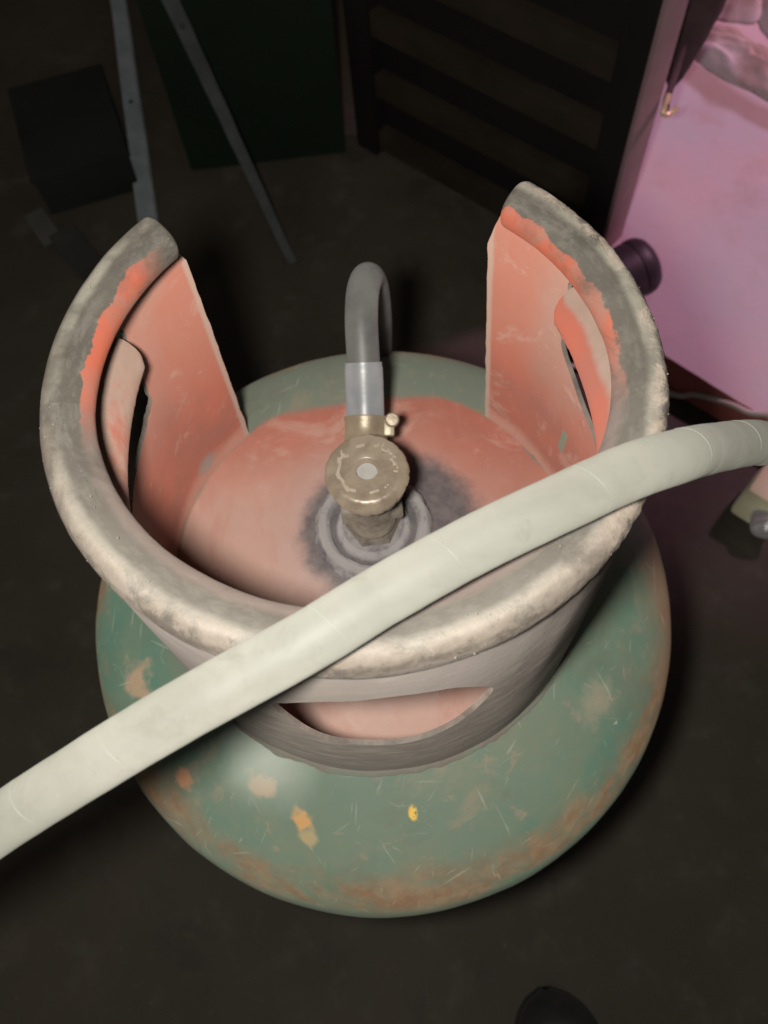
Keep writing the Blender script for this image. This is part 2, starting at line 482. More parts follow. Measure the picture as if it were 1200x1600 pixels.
s = Sh("collar_outer_metal", 0.62, 0.0, 0.4)
z = s.sub(s.z, FL); az = s.azimuth()
strk = s.noise(1.0, 6, 0.65, 0.3, vec=s.combine(s.mul(az, 0.10), s.mul(z, 190), 0.0))
nB = s.noise(45, 6, 0.7, 0.3, off=3); nC = s.noise(190, 5, 0.65, off=6)
c = s.mix(s.ss(strk, 0.35, 0.65), (0.104, 0.088, 0.077), (0.138, 0.119, 0.105))
up = s.ss(s.add(z, s.mul(s.sub(nB, 0.5), 0.05)), 0.085, 0.135)
c = s.mix(s.mul(up, 0.75), c, (0.158, 0.138, 0.125))
c = s.mix(s.mul(s.ss(strk, 0.52, 0.66), 0.45), c, (0.185, 0.158, 0.139))
c = s.mix(s.mul(s.ss(s.noise(19, 6, 0.7, 0.6, off=71), 0.52, 0.66), 0.6), c, (0.130, 0.112, 0.098))
c = s.mix(s.mul(s.ss(nB, 0.58, 0.72), 0.45), c, (0.120, 0.125, 0.110))
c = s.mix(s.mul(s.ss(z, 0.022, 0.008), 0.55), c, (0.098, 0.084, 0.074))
c = s.mix(s.mul(s.ss(nC, 0.64, 0.78), 0.5), c, (0.26, 0.22, 0.19))
M_cout = s.out(c, rough=s.add(0.45, s.mul(nB, 0.35)), bump=s.add(s.mul(strk, 0.35), s.add(nB, s.mul(nC, 0.4))), bstr=0.4, bdist=0.0010)
M_edge = simple_mat("collar_cut_edge", (0.10, 0.082, 0.070), (0.20, 0.160, 0.135), 90, 0.65, 0.0, 0.5)

WT = 0.0020
def wall_r(z): return RC0 + (0.0926 - RC0) * z / Z1
A0, A1 = -233.7, 49.0
AZM = 0.0016                      # metres of arc per degree, about
def front_in(a, z): return 0.0034 * max(0.0, -math.sin(a)) ** 1.5 * max(0, z / Z1) ** 2
def P2(a, z): return Vector((a * AZM, z))
def ring_outline():
    pts = []
    zb, zt = -0.007, Z1
    n = 150
    for k in range(n): pts.append((A0 + (47.0 - A0) * k / n, zb))
    m_ = 60
    for k in range(m_):
        zz = zb + (zt - zb) * k / m_
        pts.append((47.0 + 36 * max(0, zz) + 0.28 * fbm((5, zz, 1), 90) - 5.5 * max(0, (zz - 0.128) / 0.03), zz))
    for k in range(n): pts.append((47.0 + (A0 + 4.5 - 47.0) * k / n, zt))
    for k in range(m_):
        zz = zt + (zb - zt) * k / m_
        pts.append((A0 + 0.25 * fbm((8, zz, 1), 90) + 4.5 * max(0, (zz - 0.135) / 0.0224), zz))
    return pts
def hole_from(ctrl, n=10, jag=0.0, sd=0):
    """ctrl: closed list of (azimuth, z); Catmull-Rom, with a slightly torn edge."""
    m_ = len(ctrl); out = []
    for i in range(m_):
        a, b, c_, d = (Vector(ctrl[(i + k - 1) % m_]) for k in range(4))
        # scale azimuth so the curve is even
        a, b, c_, d = (Vector((v.x * AZM, v.y)) for v in (a, b, c_, d))
        for k in range(n):
            t = k / n
            q = 0.5 * ((2 * b) + (c_ - a) * t + (2 * a - 5 * b + 4 * c_ - d) * t * t + (3 * b - a - 3 * c_ + d) * t ** 3)
            w = jag * fbm((q.x, q.y, sd), 260)
            out.append((q.x / AZM + w / AZM, q.y + w * 0.7))
    return out
h_right = [(27.9, 0.1350), (28.0, 0.1230), (27.6, 0.109), (26.6, 0.0980), (21.5, 0.0875), (14.5, 0.0785), (5, 0.0755), (-6, 0.0755), (-17, 0.084), (-24, 0.098), (-27.5, 0.117), (-28, 0.1350), (-14, 0.1375), (0, 0.1380), (14, 0.1375)]
h_left = [(-210.7, 0.1345), (-210.9, 0.1240), (-210.4, 0.1100), (-209.5, 0.0900), (-206, 0.0855), (-201, 0.0805), (-192, 0.0765), (-181, 0.0752), (-170, 0.081), (-162, 0.092), (-157, 0.111), (-155, 0.1345), (-169, 0.1370), (-182, 0.1375), (-196, 0.1370)]
h_front = [(-114.2, 0.1090), (-111, 0.0850), (-107.5, 0.0735), (-101, 0.0665), (-93, 0.0638), (-86, 0.0655), (-79, 0.0712), (-73.5, 0.0840), (-70, 0.1030), (-74, 0.1180), (-80, 0.1275), (-88, 0.1315), (-96, 0.1315), (-103, 0.1290), (-110, 0.1205)]
holes = [hole_from(h_right, jag=0.0004, sd=1), hole_from(h_left, jag=0.0008, sd=2), hole_from(h_front, jag=0.0002, sd=3)]
outl = ring_outline()
pts2, edges2 = [], []
def add_loop(loop):
    k = len(pts2); n = len(loop)
    for a, z in loop: pts2.append(P2(a, z))
    for i in range(n): edges2.append((k + i, k + (i + 1) % n))
add_loop(outl)
for h in holes: add_loop(h)
def inside_poly(p, poly):
    x, y = p; c_ = False; n = len(poly)
    for i in range(n):
        x1, y1 = poly[i]; x2, y2 = poly[(i + 1) % n]
        if (y1 > y) != (y2 > y) and x < (x2 - x1) * (y - y1) / (y2 - y1) + x1: c_ = not c_
    return c_
za = 0.0
for zi in np.arange(0.0, 0.1560, 0.0035):
    for ai in np.arange(A0 + 6.0, A1 - 7.0, 2.0):
        q = (ai, float(zi))
        bad = any(inside_poly(q, h) for h in holes)
        if not bad:
            for h in holes:
                if min(((q[0] - a) * AZM) ** 2 + (q[1] - z_) ** 2 for a, z_ in h) < 0.0013 ** 2: bad = True; break
        if not bad: pts2.append(P2(*q))
res = geometry.delaunay_2d_cdt(pts2, edges2, [], 0, 1e-6)
cv, cf = res[0], res[2]
holes_m = [[(a * AZM, z_) for a, z_ in h] for h in holes]
outl_m = [(a * AZM, z_) for a, z_ in outl]
keep = []
for f in cf:
    cx = sum(cv[i].x for i in f) / 3; cy = sum(cv[i].y for i in f) / 3
    if not inside_poly((cx, cy), outl_m): continue
    if any(inside_poly((cx, cy), h) for h in holes_m): continue
    keep.append(tuple(f))
def cone_pt(v, off):
    a = math.radians(v.x / AZM); zz = v.y
    w = 0.0007 * fbm((math.cos(a) * 2, math.sin(a) * 2, zz * 8), 1.7, 2)
    rr = wall_r(zz) + off + w - front_in(a, zz)
    return (rr * math.cos(a), rr * math.sin(a), zz + FL)
n = len(cv)
vs_ = [cone_pt(v, -WT / 2) for v in cv] + [cone_pt(v, WT / 2) for v in cv]
fs_, fm = [], []
for f in keep:
    fs_.append(f); fm.append(0)
    fs_.append(tuple(i + n for i in reversed(f))); fm.append(1)
ec = {}
for f in keep:
    for k in range(3):
        e = (f[k], f[(k + 1) % 3]); key = tuple(sorted(e))
        ec[key] = None if key in ec else e
for e in ec.values():
    if e: fs_.append((e[1], e[0], e[0] + n, e[1] + n)); fm.append(2)
collar = mesh_obj("collar", vs_, fs_, [M_cin, M_cout, M_edge], cyl, fmat=fm, sharp=50)

# --- rolled rim
s = Sh("rim_metal", 0.6, 0.15, 0.45)
r = s.radial(); z = s.sub(s.z, FL); az = s.azimuth()
nA = s.noise(16, 6, 0.65, 0.5); nB = s.noise(55, 6, 0.7, 0.4, off=3); nC = s.noise(210, 5, 0.7, off=6)
alng = s.noise(1.0, 6, 0.7, 0.3, vec=s.combine(s.mul(az, 0.16), s.mul(r, 260), s.mul(z, 260)))
c = s.mix(s.ss(nA, 0.35, 0.65), (0.062, 0.054, 0.043), (0.090, 0.080, 0.065))
c = s.mix(s.mul(s.ss(alng, 0.45, 0.62), 0.6), c, (0.128, 0.117, 0.098))
front = s.ss(s.y, 0.03, -0.06)
fsh = s.mul(s.ss(s.mul(s.y, -1.0), 0.0, 0.086), 0.0034)
rim_t = s.add(s.sub(r, RR), fsh)                                      # + outwards, - inwards
# pale dust line along the crest
dl = s.mul(s.ss(s.add(rim_t, s.mul(s.sub(nB, .5), .004)), -0.0005, 0.0020), s.ss(s.add(rim_t, s.mul(s.sub(nA, .5), .004)), 0.0062, 0.0035))
dl = s.mul(dl, s.ss(nA, 0.36, 0.55))
c = s.mix(s.mul(dl, 0.75), c, (0.250, 0.230, 0.190))
c = s.mix(s.mul(front, 0.30), c, (0.136, 0.121, 0.108))
# dry mud crust on the right outer side and along the front outer lip
right = s.ss(s.x, 0.035, 0.080)
outer = s.ss(s.add(rim_t, s.mul(s.sub(nB, .5), .006)), 0.0005, 0.0040)
crust = s.mul(s.mul(outer, s.mx(right, s.mul(front, 0.45))), s.ss(s.noise(70, 7, 0.75, 0.6, off=9), 0.42, 0.52))
crc = s.mix(s.ss(nC, 0.35, 0.65), (0.215, 0.172, 0.136), (0.305, 0.252, 0.208))
c = s.mix(s.mul(crust, 0.9), c, crc)
pits = s.ss(s.noise(120, 6, 0.75, 0.5, off=12), 0.62, 0.70)
c = s.mix(s.mul(s.mul(pits, outer), 0.7), c, (0.075, 0.062, 0.052))
zl = s.add(s.sub(z, 0.1605), s.mul(s.sub(nB, 0.5), 0.010))
line = s.mul(s.mul(s.ss(zl, -0.0030, -0.0005), s.ss(zl, 0.0030, 0.0008)), s.mul(outer, s.ss(s.y, 0.05, -0.02)))
c = s.mix(s.mul(line, s.mul(s.ss(nC, 0.38, 0.56), 0.85)), c, (0.085, 0.070, 0.058))
lowr = s.mul(s.ss(zl, 0.000, -0.004), outer)
c = s.mix(s.mul(lowr, 0.75), c, (0.150, 0.130, 0.116))
c = s.mix(s.mul(s.ss(nC, 0.66, 0.76), 0.4), c, (0.29, 0.265, 0.225))
# orange-red paint still on the inner flank, with a flaking border
rn = s.add(rim_t, s.add(s.mul(s.sub(s.noise(48, 5, 0.7, 0.6, off=17), 0.5), 0.0085), s.mul(s.ss(s.x, 0.0, 0.03), 0.0004)))
aw = s.noise(7, 3, 0.5, off=23)
sidew = s.mx(s.mul(s.ss(s.y, -0.028, 0.000), s.ss(s.x, 0.02, 0.04)), s.mul(s.mul(s.ss(s.y, -0.020, 0.008), s.ss(s.x, -0.055, -0.066)), 0.95))
pband = s.mul(s.ss(rn, -0.0049, -0.0055), sidew)
pc = s.mix(s.ss(nB, 0.40, 0.62), (0.330, 0.080, 0.045), (0.270, 0.090, 0.060))
pc = s.mix(s.mul(s.ss(nA, 0.50, 0.62), 0.85), pc, (0.20, 0.128, 0.098))
c = s.mix(pband, c, pc)
inr = s.mul(s.ss(s.add(rim_t, s.mul(s.sub(nB, .5), .004)), -0.0040, -0.0070), s.ss(s.y, 0.02, -0.03))
c = s.mix(s.mul(inr, 0.6), c, (0.18, 0.135, 0.12))
c = s.mix(s.mul(s.ss(s.noise(27, 6, 0.7, 0.8, off=31), 0.50, 0.68), 0.65), c, (0.060, 0.051, 0.041))
s.bsdf.inputs["Diffuse Roughness"].default_value = 0.5
M_rim = s.out(c, rough=s.add(0.46, s.mul(nB, 0.38)), metal=s.mul(s.inv(s.mx(crust, pband)), 0.12),
              bump=s.add(s.mul(nB, 0.8), s.add(s.mul(nC, 0.5), s.add(s.mul(crust, 0.9), s.mul(pband, 0.35)))), bstr=0.38, bdist=0.0014)

ra0, ra1 = math.radians(-227.6), math.radians(43.6)
NS, NT = 620, 44
vs_, fs_ = [], []
cap = 14
for i in range(-cap, NS + cap + 1):
    if i < 0:
        q = -i / cap; a = ra0; sc = math.sqrt(max(0.0, 1 - q ** 2.6)); da = -q * 0.0040 / RR
    elif i > NS:
        q = (i - NS) / cap; a = ra1; sc = math.sqrt(max(0.0, 1 - q ** 2.6)); da = q * 0.0040 / RR
    else:
        q = 0; a = ra0 + (ra1 - ra0) * i / NS; sc = 1; da = 0
    sc = max(sc, 0.03)
    a += da
    dirv = Vector((math.cos(a), math.sin(a), 0))
    for k in range(NT):
        t = 2 * math.pi * k / NT
        pn = dirv * math.cos(t) + Vector((0, 0, 1)) * math.sin(t)
        fr = max(0.0, min(1.0, -math.sin(a) * 1.3))
        T = RT + 0.0011 * fr
        p0 = dirv * (0.0944 - T - front_in(a, Z1)) + Vector((0, 0, Z1))
        # the roll is a little flattened on its crown and drawn down on its outer side
        ct_, st2 = math.cos(t), math.sin(t)
        if ct_ > 0 and st2 < 0: ct_ = ct_ ** 0.22      # outer side runs straight down into the wall
        if st2 > 0:                                    # crown slopes inwards, its crest lies towards the outside
            w_ = (math.cos(t) + 1) / 2
            st2 *= 0.70 + 0.36 * w_ * w_ * (3 - 2 * w_)
            ct_ = math.copysign(abs(ct_) ** 0.85, ct_)
        p = p0 + (dirv * ct_ + Vector((0, 0, 1)) * st2) * T * sc
        d = 0.00035 * fbm(p, 24, 2) + 0.00010 * fbm(p, 110, 2)
        cr = max(0, math.cos(t)) * (max(0.0, min(1, (p.x - 0.03) / 0.05)) + 0.10 * max(0, min(1, (-p.y - 0.02) / 0.05)))
        d += cr * 0.00040 * fbm(p + Vector((7, 7, 7)), 330, 3)
        p += pn * d
        vs_.append((p.x, p.y, p.z + FL))
nr = NS + 2 * cap + 1
for i in range(nr - 1):
    for k in range(NT):
        j = (k + 1) % NT
        fs_.append((i * NT + k, i * NT + j, (i + 1) * NT + j, (i + 1) * NT + k))
fs_.append(tuple(range(NT))); fs_.append(tuple((nr - 1) * NT + k for k in range(NT))[::-1])
mesh_obj("rolled_rim", vs_, fs_, M_rim, collar)

# dry crumbs stuck along the rim
cr_ = MB()
cq = random.Random(11)
for k in range(150):
    if cq.random() < 0.62: a = math.radians(cq.uniform(-75, 44)); t = math.radians(cq.gauss(38, 26))
    else: a = math.radians(cq.uniform(-228, -75)); t = math.radians(cq.gauss(52, 30))
    T = RT + 0.0011 * max(0.0, min(1.0, -math.sin(a) * 1.3))
    r0 = 0.0944 - T - front_in(a, Z1); sz = cq.uniform(0.00016, 0.00046)
    d_ = Vector((math.cos(a), math.sin(a), 0)); p = d_ * (r0 + math.cos(t) * (T + 0.0001)) + Vector((0, 0, Z1 + FL + math.sin(t) * 1.02 * (T + 0.0001)))
    pv = [p + Vector((cq.uniform(-1, 1), cq.uniform(-1, 1), cq.uniform(-1, 1))).normalized() * sz for q_ in range(6)]
    bm = bmesh.new(); [bm.verts.new(v) for v in pv]; bmesh.ops.convex_hull(bm, input=list(bm.verts)); bm.verts.index_update()
    cr_.add([v.co.copy() for v in bm.verts], [[v.index for v in f.verts] for f in bm.faces]); bm.free()
M_crumb = simple_mat("dry_crumb", (0.15, 0.13, 0.105), (0.23, 0.20, 0.165), 300, 0.9)
co_ = cr_.build("dust_crumbs", M_crumb, collar, smooth=False, sharp=None); co_["kind"] = "stuff"

# --- the tongues of the three hand holes, bent inwards under the rim
s = Sh("grip_flap_paint", 0.6, 0.0, 0.35)
nA = s.noise(30, 6, 0.65, 0.4, off=2); nB = s.noise(110, 5, 0.65, off=5)
nz = s.normal_z()
redp = s.mix(s.ss(nA, 0.35, 0.65), (0.330, 0.096, 0.064), (0.275, 0.100, 0.074))
dst = s.mix(s.ss(nB, 0.3, 0.7), (0.240, 0.178, 0.140), (0.280, 0.208, 0.170))
dm = s.ss(s.add(s.m('ABSOLUTE', nz), s.mul(s.sub(nA, 0.5), 0.6)), 0.62, 0.88)
lf = s.ss(s.x, 0.0, -0.03)
dm = s.mx(dm, s.mul(lf, s.ss(nA, 0.60, 0.42)))
c = s.mix(s.mul(dm, 0.88), redp, dst)
M_flap = s.out(c, bump=nB, bstr=0.3, bdist=0.0006)
def flap(az_a, az_b, z0, wmax, taper0=0.9, flip=False):
    sec = [(0.0, 0.0), (0.0045, 0.0022), (0.0095, 0.0020), (0.0140, -0.0008), (0.0175, -0.0050), (0.0195, -0.0105), (0.0198, -0.0165), (0.0180, -0.0220)]
    NL = 60; vs_, fs_ = [], []
    for i in range(NL + 1):
        t = i / NL
        a = math.radians(az_a + (az_b - az_a) * t)
        w = wmax * (taper0 + (1 - taper0) * math.sin(math.pi * min(1, max(0, t))) ** 1.05) * (1.0 if t > 0.03 else 0.85 + 5 * t)
        rw = wall_r(z0) - 0.0006 - front_in(a, z0)
        for off in (0.0, 0.0022):
            for k, (ii, zz) in enumerate(sec):
                jg = 0.00035 * fbm((a * 30, k, 3), 1.3)
                # thickness: offset the section towards the outside/below
                nx, nzz = (0.9, -0.35) if k > 3 else (0.25, -0.95)
                rr = rw - (ii * w) + nx * off * min(1, 0.5 + w * 0.5)
                z_ = z0 + zz * w + nzz * off + jg
                vs_.append((rr * math.cos(a), rr * math.sin(a), z_ + FL))
    m_ = len(sec); S = 2 * m_
    ring = list(range(m_)) + [2 * m_ - 1 - k for k in range(m_)]
    for i in range(NL):
        for k in range(S):
            p, q = ring[k], ring[(k + 1) % S]
            fs_.append((i * S + p, i * S + q, (i + 1) * S + q, (i + 1) * S + p))
    fs_.append(tuple(ring)); fs_.append(tuple(NL * S + k for k in ring[::-1]))
    return mesh_obj("grip_flap", vs_, fs_, M_flap, collar, sharp=45)
flap(26.6, -27.0, 0.1345, 0.66, 0.78)
flap(-208.6, -156.0, 0.1345, 0.66, 0.80)
flap(-111.0, -73.0, 0.1290, 0.55, 0.2)

# --- weld round the collar's foot
s = Sh("weld_metal", 0.65, 0.0, 0.35)
nA = s.noise(40, 6, 0.7, 0.4); nB = s.noise(160, 5, 0.7, off=3)
c = s.mix(s.ss(nA, 0.38, 0.62), (0.155, 0.130, 0.110), (0.150, 0.160, 0.125))
c = s.mix(s.mul(s.ss(nB, 0.6, 0.75), 0.5), c, (0.26, 0.22, 0.18))
M_weld = s.out(c, bump=s.add(nA, nB), bstr=0.5, bdist=0.001)
pts = []
for k in range(400):
    a = math.radians(-203 + (236) * k / 399)
    rr = RC0 + 0.0010 + 0.0006 * fbm((a * 9, 1, 1), 1.5)
    pts.append((rr * math.cos(a), rr * math.sin(a), dome_z(rr) + 0.0002 + FL))
MB().tube(pts, lambda i: 0.0019 + 0.0008 * fbm((i * 0.11, 2, 3), 1.2), n=12).build("weld_seam", M_weld, cyl)

# --- valve boss, valve, hand wheel
s = Sh("boss_dust", 0.7, 0.0, 0.3)
nA = s.noise(60, 6, 0.7, 0.5); nB = s.noise(220, 5, 0.7, off=3)
c = s.mix(s.ss(nA, 0.36, 0.62), (0.085, 0.076, 0.080), (0.235, 0.212, 0.208))
c = s.mix(s.mul(s.ss(nB, 0.55, 0.7), 0.5), c, (0.34, 0.30, 0.28))
rb_ = s.radial(VX, VY)
crest = s.mx(s.mul(s.ss(rb_, 0.0212, 0.0226), s.ss(rb_, 0.0262, 0.0246)), s.mul(s.ss(rb_, 0.0140, 0.0148), s.ss(rb_, 0.0172, 0.0160)))
c = s.mix(s.mul(crest, s.mul(s.ss(nA, 0.34, 0.52), 0.75)), c, (0.285, 0.262, 0.255))
groove = s.mul(s.ss(rb_, 0.0168, 0.0180), s.ss(rb_, 0.0208, 0.0198))
c = s.mix(s.mul(groove, 0.7), c, (0.070, 0.062, 0.064))
M_boss = s.out(c, bump=s.add(nA, nB), bstr=0.6, bdist=0.001)
ztop = dome_z(math.hypot(VX, VY))
def lumpy(amp, f):
    return lambda r_, z_, a: r_ + amp * fbm((math.cos(a) * 3, math.sin(a) * 3, r_ * f), 1.4)
MB().lathe([(0.0290, -0.006), (0.0272, 0.0012), (0.0262, 0.0038), (0.0245, 0.0064), (0.0226, 0.0066), (0.0208, 0.0050), (0.0196, 0.0016), (0.0180, 0.0008), (0.0168, 0.0028), (0.0158, 0.0052), (0.0146, 0.0060), (0.0080, 0.0062)],
           c=(VX, VY, ztop + FL), n=96, mod=lumpy(0.0011, 300)).build("valve_boss", M_boss, cyl)

s = Sh("valve_brass", 0.42, 0.55, 0.5)
nA = s.noise(70, 6, 0.65, 0.4); nB = s.noise(260, 5, 0.65, off=3)
c = s.mix(s.ss(nA, 0.38, 0.62), (0.100, 0.083, 0.066), (0.190, 0.160, 0.128))
c = s.mix(s.mul(s.ss(nB, 0.56, 0.72), 0.55), c, (0.070, 0.058, 0.048))
c = s.mix(s.mul(s.ss(nA, 0.60, 0.70), 0.6), c, (0.26, 0.225, 0.19))
M_brass = s.out(c, rough=s.add(0.32, s.mul(nA, 0.35)), metal=0.15, bump=s.add(nA, nB), bstr=0.35, bdist=0.0007)
vb = MB()
vb.lathe([(0.0128, ztop + 0.003), (0.0128, ztop + 0.0110), (0.0116, ztop + 0.0122)], c=(VX, VY, FL), n=6)
vb.lathe([(0.0098, ztop + 0.0110), (0.0108, ztop + 0.0125), (0.0112, ztop + 0.016), (0.0100, ztop + 0.021), (0.0094, ztop + 0.026), (0.0096, ztop + 0.035), (0.0090, ztop + 0.042), (0.0084, ztop + 0.046), (0.0070, ztop + 0.051)], c=(VX, VY, FL), n=40)
rx = Matrix.Rotation(math.radians(90), 3, 'Y')
ry = Matrix.Rotation(math.radians(-90), 3, 'X')
vb.lathe([(0.0058, -0.0135), (0.0064, -0.0125), (0.0064, 0.0125), (0.0058, 0.0135)], c=(VX, VY + 0.001, ztop + 0.0215 + FL), n=24, rot=rx)
vb.lathe([(0.0082, 0.0), (0.0082, 0.016), (0.0070, 0.018), (0.0062, 0.020), (0.0062, 0.034)], c=(VX, VY, ztop + 0.0275 + FL), n=32, rot=ry)
valve = vb.build("valve", M_brass, cyl, sharp=35)

s = Sh("wheel_metal", 0.36, 0.45, 0.5)
nA = s.noise(80, 5, 0.6, 0.3); nB = s.noise(300, 4, 0.6, off=3)
c = s.mix(s.ss(nA, 0.38, 0.62), (0.185, 0.145, 0.104), (0.250, 0.200, 0.148))
c = s.mix(s.mul(s.ss(nB, 0.60, 0.75), 0.5), c, (0.125, 0.10, 0.078))
c = s.mix(s.mul(s.ss(s.noise(38, 5, 0.7, 0.6, off=9), 0.55, 0.68), 0.5), c, (0.15, 0.12, 0.09))
M_wheel = s.out(c, rough=s.add(0.30, s.mul(nA, 0.22)), metal=0.22, bump=s.add(nA, s.mul(nB, 0.5)), bstr=0.25, bdist=0.0005)
M_mark = simple_mat("wheel_raised_wear", (0.265, 0.216, 0.162), (0.33, 0.275, 0.212), 200, 0.4, 0.1)
WH, WR = 0.0810, 0.0172            # top of the wheel, its radius
NSC = 18
def scal(r_, z_, a):
    if r_ < 0.0143: return r_
    q = 0.5 + 0.5 * math.cos(NSC * a)
    return r_ * (1 - 0.017 * (1 - q) ** 4 * min(1, (r_ - 0.0143) / 0.0015))
MB().lathe([(0.0050, WH - 0.0128), (0.0125, WH - 0.0132), (0.0150, WH - 0.0125), (0.0160, WH - 0.0105), (0.0164, WH - 0.0072), (WR, WH - 0.0040), (0.0162, WH - 0.0018), (0.0152, WH - 0.0005), (0.0138, WH), (0.0110, WH - 0.0002), (0.0085, WH - 0.0003), (0.0052, WH - 0.0001), (0.0047, WH - 0.0004), (0.0044, WH - 0.0012), (0.0043, WH - 0.0045), (0.0040, WH - 0.0048)],
           c=(VX, VY, FL), n=192, mod=scal, caps=False).build("hand_wheel", M_wheel, valve, sharp=55)
M_screw = simple_mat("spindle_end", (0.27, 0.258, 0.24), (0.34, 0.325, 0.30), 150, 0.5, 0.1)
MB().lathe([(0.0046, WH - 0.014), (0.0045, WH - 0.0042), (0.0040, WH - 0.0030), (0.0022, WH - 0.0027), (0.0003, WH - 0.0026)], c=(VX, VY, FL), n=32).build("spindle_end", M_screw, valve)
# worn raised marks: a dash at the far and near side, a rubbed arrow arc on the left, rubbed letters on the right
mk = MB()
def mark(rad, ang, w, h, twist=0.0, zz=0.0002):
    a = math.radians(ang)
    R = Matrix.Rotation(a + math.pi / 2 + math.radians(twist), 3, 'Z')
    mk.box((VX + rad * math.cos(a), VY + rad * math.sin(a), WH + FL + zz * 0.5 - 0.0002), (w, h, zz + 0.0004), R, 0.00018)
mark(0.0106, 97, 0.0036, 0.0011); mark(0.0106, -80, 0.0040, 0.0010)
for k in range(9):
    ang = 142 + k * 11.5
    mark(0.0112 + 0.0004 * math.sin(k * 2.1), ang, 0.0024, 0.0012 + 0.0005 * (k % 3 == 1), 18 * math.sin(k * 1.7))
mark(0.0125, 137, 0.0022, 0.0008, 40); mark(0.0100, 138, 0.0022, 0.0008, -40)
mr = random.Random(3)
for k in range(13):
    mark(0.0112 + mr.uniform(-0.0011, 0.0011), 64 - k * 6.4 + mr.uniform(-2, 2), mr.uniform(0.0010, 0.0020), mr.uniform(0.0006, 0.0009), mr.choice((0, 90, 90, 35)))
for ang in (-48, -55): mark(0.0112, ang, 0.0008, 0.0008)
mk.build("raised_lettering", M_mark, valve)

# ================================================================== GAS HOSE on the valve outlet
hz = ztop + 0.0275
gp_pts = [(VX, VY + 0.022, hz), (0.0025, 0.040, hz + 0.0015), (0.0040, 0.052, 0.0545), (0.0058, 0.068, 0.0665), (0.0072, 0.083, 0.0755), (0.0095, 0.0965, 0.0785), (0.0130, 0.1095, 0.0720), (0.0160, 0.1190, 0.0540), (0.0175, 0.1265, 0.0240), (0.018, 0.138, -0.020), (0.018, 0.164, -0.100), (0.030, 0.190, -0.230), (0.030, 0.205, -0.350), (0.020, 0.225, -0.388), (-0.015, 0.235, -0.3918), (-0.055, 0.215, -0.3918), (-0.085, 0.180, -0.3918)]
gpath = [Vector((p[0], p[1], p[2] + FL)) for p in gp_pts]
sp = spline(gpath, 14)
s = Sh("hose_rubber_grey", 0.5, 0.0, 0.4)
nA = s.noise(40, 5, 0.6); nB = s.noise(240, 4, 0.6, off=2)
c = s.mix(s.ss(nA, 0.35, 0.65), (0.085, 0.083, 0.080), (0.130, 0.127, 0.120))
M_grey_hose = s.out(c, bump=nB, bstr=0.2, bdist=0.0004)
gh = thing("gas_hose", "grey rubber gas hose arching back from the cylinder's valve with a clamp and paler sleeve", "hose", gpath[0])
def rel(o, base):
    o.location = -base
    return o
rel(MB().tube(sp, 0.0074, n=28).build("hose_tube", M_grey_hose, gh), gpath[0])
# paler sleeve over the first stretch
i0, i1 = 20, 43
s = Sh("sleeve_plastic", 0.38, 0.0, 0.5)
nA = s.noise(60, 5, 0.6)
M_sleeve = s.out(s.mix(s.ss(nA, 0.35, 0.65), (0.165, 0.17, 0.18), (0.225, 0.225, 0.23)), bump=s.noise(300, 4), bstr=0.15, bdist=0.0004)
rel(MB().tube(sp[i0:i1], lambda i: 0.0086 - 0.0003 * (i > i1 - i0 - 3), n=32).build("sleeve", M_sleeve, gh), gpath[0])
# clamp: band with a raised lip at each edge, screw ear on its right
ci = 19
cp = sp[ci]; ct = (sp[ci + 1] - sp[ci - 1]).normalized()
crot = ct.to_track_quat('Z', 'X').to_matrix()
M_clamp = simple_mat("clamp_brass", (0.20, 0.158, 0.108), (0.28, 0.225, 0.155), 90, 0.42, 0.3)
band = MB().lathe([(0.0086, -0.0055), (0.0096, -0.0055), (0.0099, -0.0045), (0.0094, -0.0035), (0.0093, 0.0030), (0.0098, 0.0042), (0.0096, 0.0052), (0.0086, 0.0052)], c=cp, n=48, rot=crot, caps=False).build("hose_clamp", M_clamp, gh)
rel(band, gpath[0])
rgt = Vector((1, 0, 0)); rgt = (rgt - ct * rgt.dot(ct)).normalized(); upv = rgt.cross(ct).normalized()
if upv.z < 0: upv = -upv
Rm = Matrix((rgt, ct, upv)).transposed()
MB().box(cp + rgt * 0.0105 + upv * 0.0035, (0.0048, 0.0075, 0.0030), Rm, 0.0007).box(cp + rgt * 0.0105 - upv * 0.0005, (0.0048, 0.0075, 0.0030), Rm, 0.0007).build("clamp_ear", M_clamp, band)
MB().lathe([(0.0001, 0.0085), (0.0026, 0.0084), (0.0032, 0.0076), (0.0032, 0.0052), (0.0018, 0.0050), (0.0018, -0.0060), (0.0001, -0.0062)], c=cp + rgt * 0.0118 + ct * 0.003, n=20, rot=Matrix((ct, rgt, upv)).transposed() if False else Rm).build("clamp_screw", M_clamp, band)

# ================================================================== PALE HOSE lying across the collar
ph = [(-0.30, -0.215, -0.05), (-0.215, -0.160, 0.060), (-0.160, -0.1325, 0.1075), (-0.1112, -0.1151, 0.1400), (-0.0805, -0.1050, 0.1560), (-0.0522, -0.0954, 0.1665), (-0.0191, -0.0840, 0.1735), (0.0009, -0.0749, 0.1740), (0.0250, -0.0649, 0.1738), (0.0480, -0.0570, 0.1738), (0.0690, -0.0500, 0.1730), (0.0850, -0.0440, 0.1655), (0.0994, -0.0370, 0.1531), (0.1258, -0.0253, 0.1293), (0.1392, -0.0202, 0.1165), (0.178, -0.006, 0.085), (0.26, 0.02, 0.02), (0.38, 0.06, -0.12), (0.52, 0.08, -0.30), (0.66, 0.06, -0.392), (0.85, 0.0, -0.392)]
ppath = [Vector((p[0], p[1], p[2] + FL)) for p in ph]
ppath = [Vector((-0.72, -0.42, 0.0078)), Vector((-0.56, -0.34, 0.012)), Vector((-0.42, -0.275, 0.10))] + ppath
hs = spline(ppath, 26)
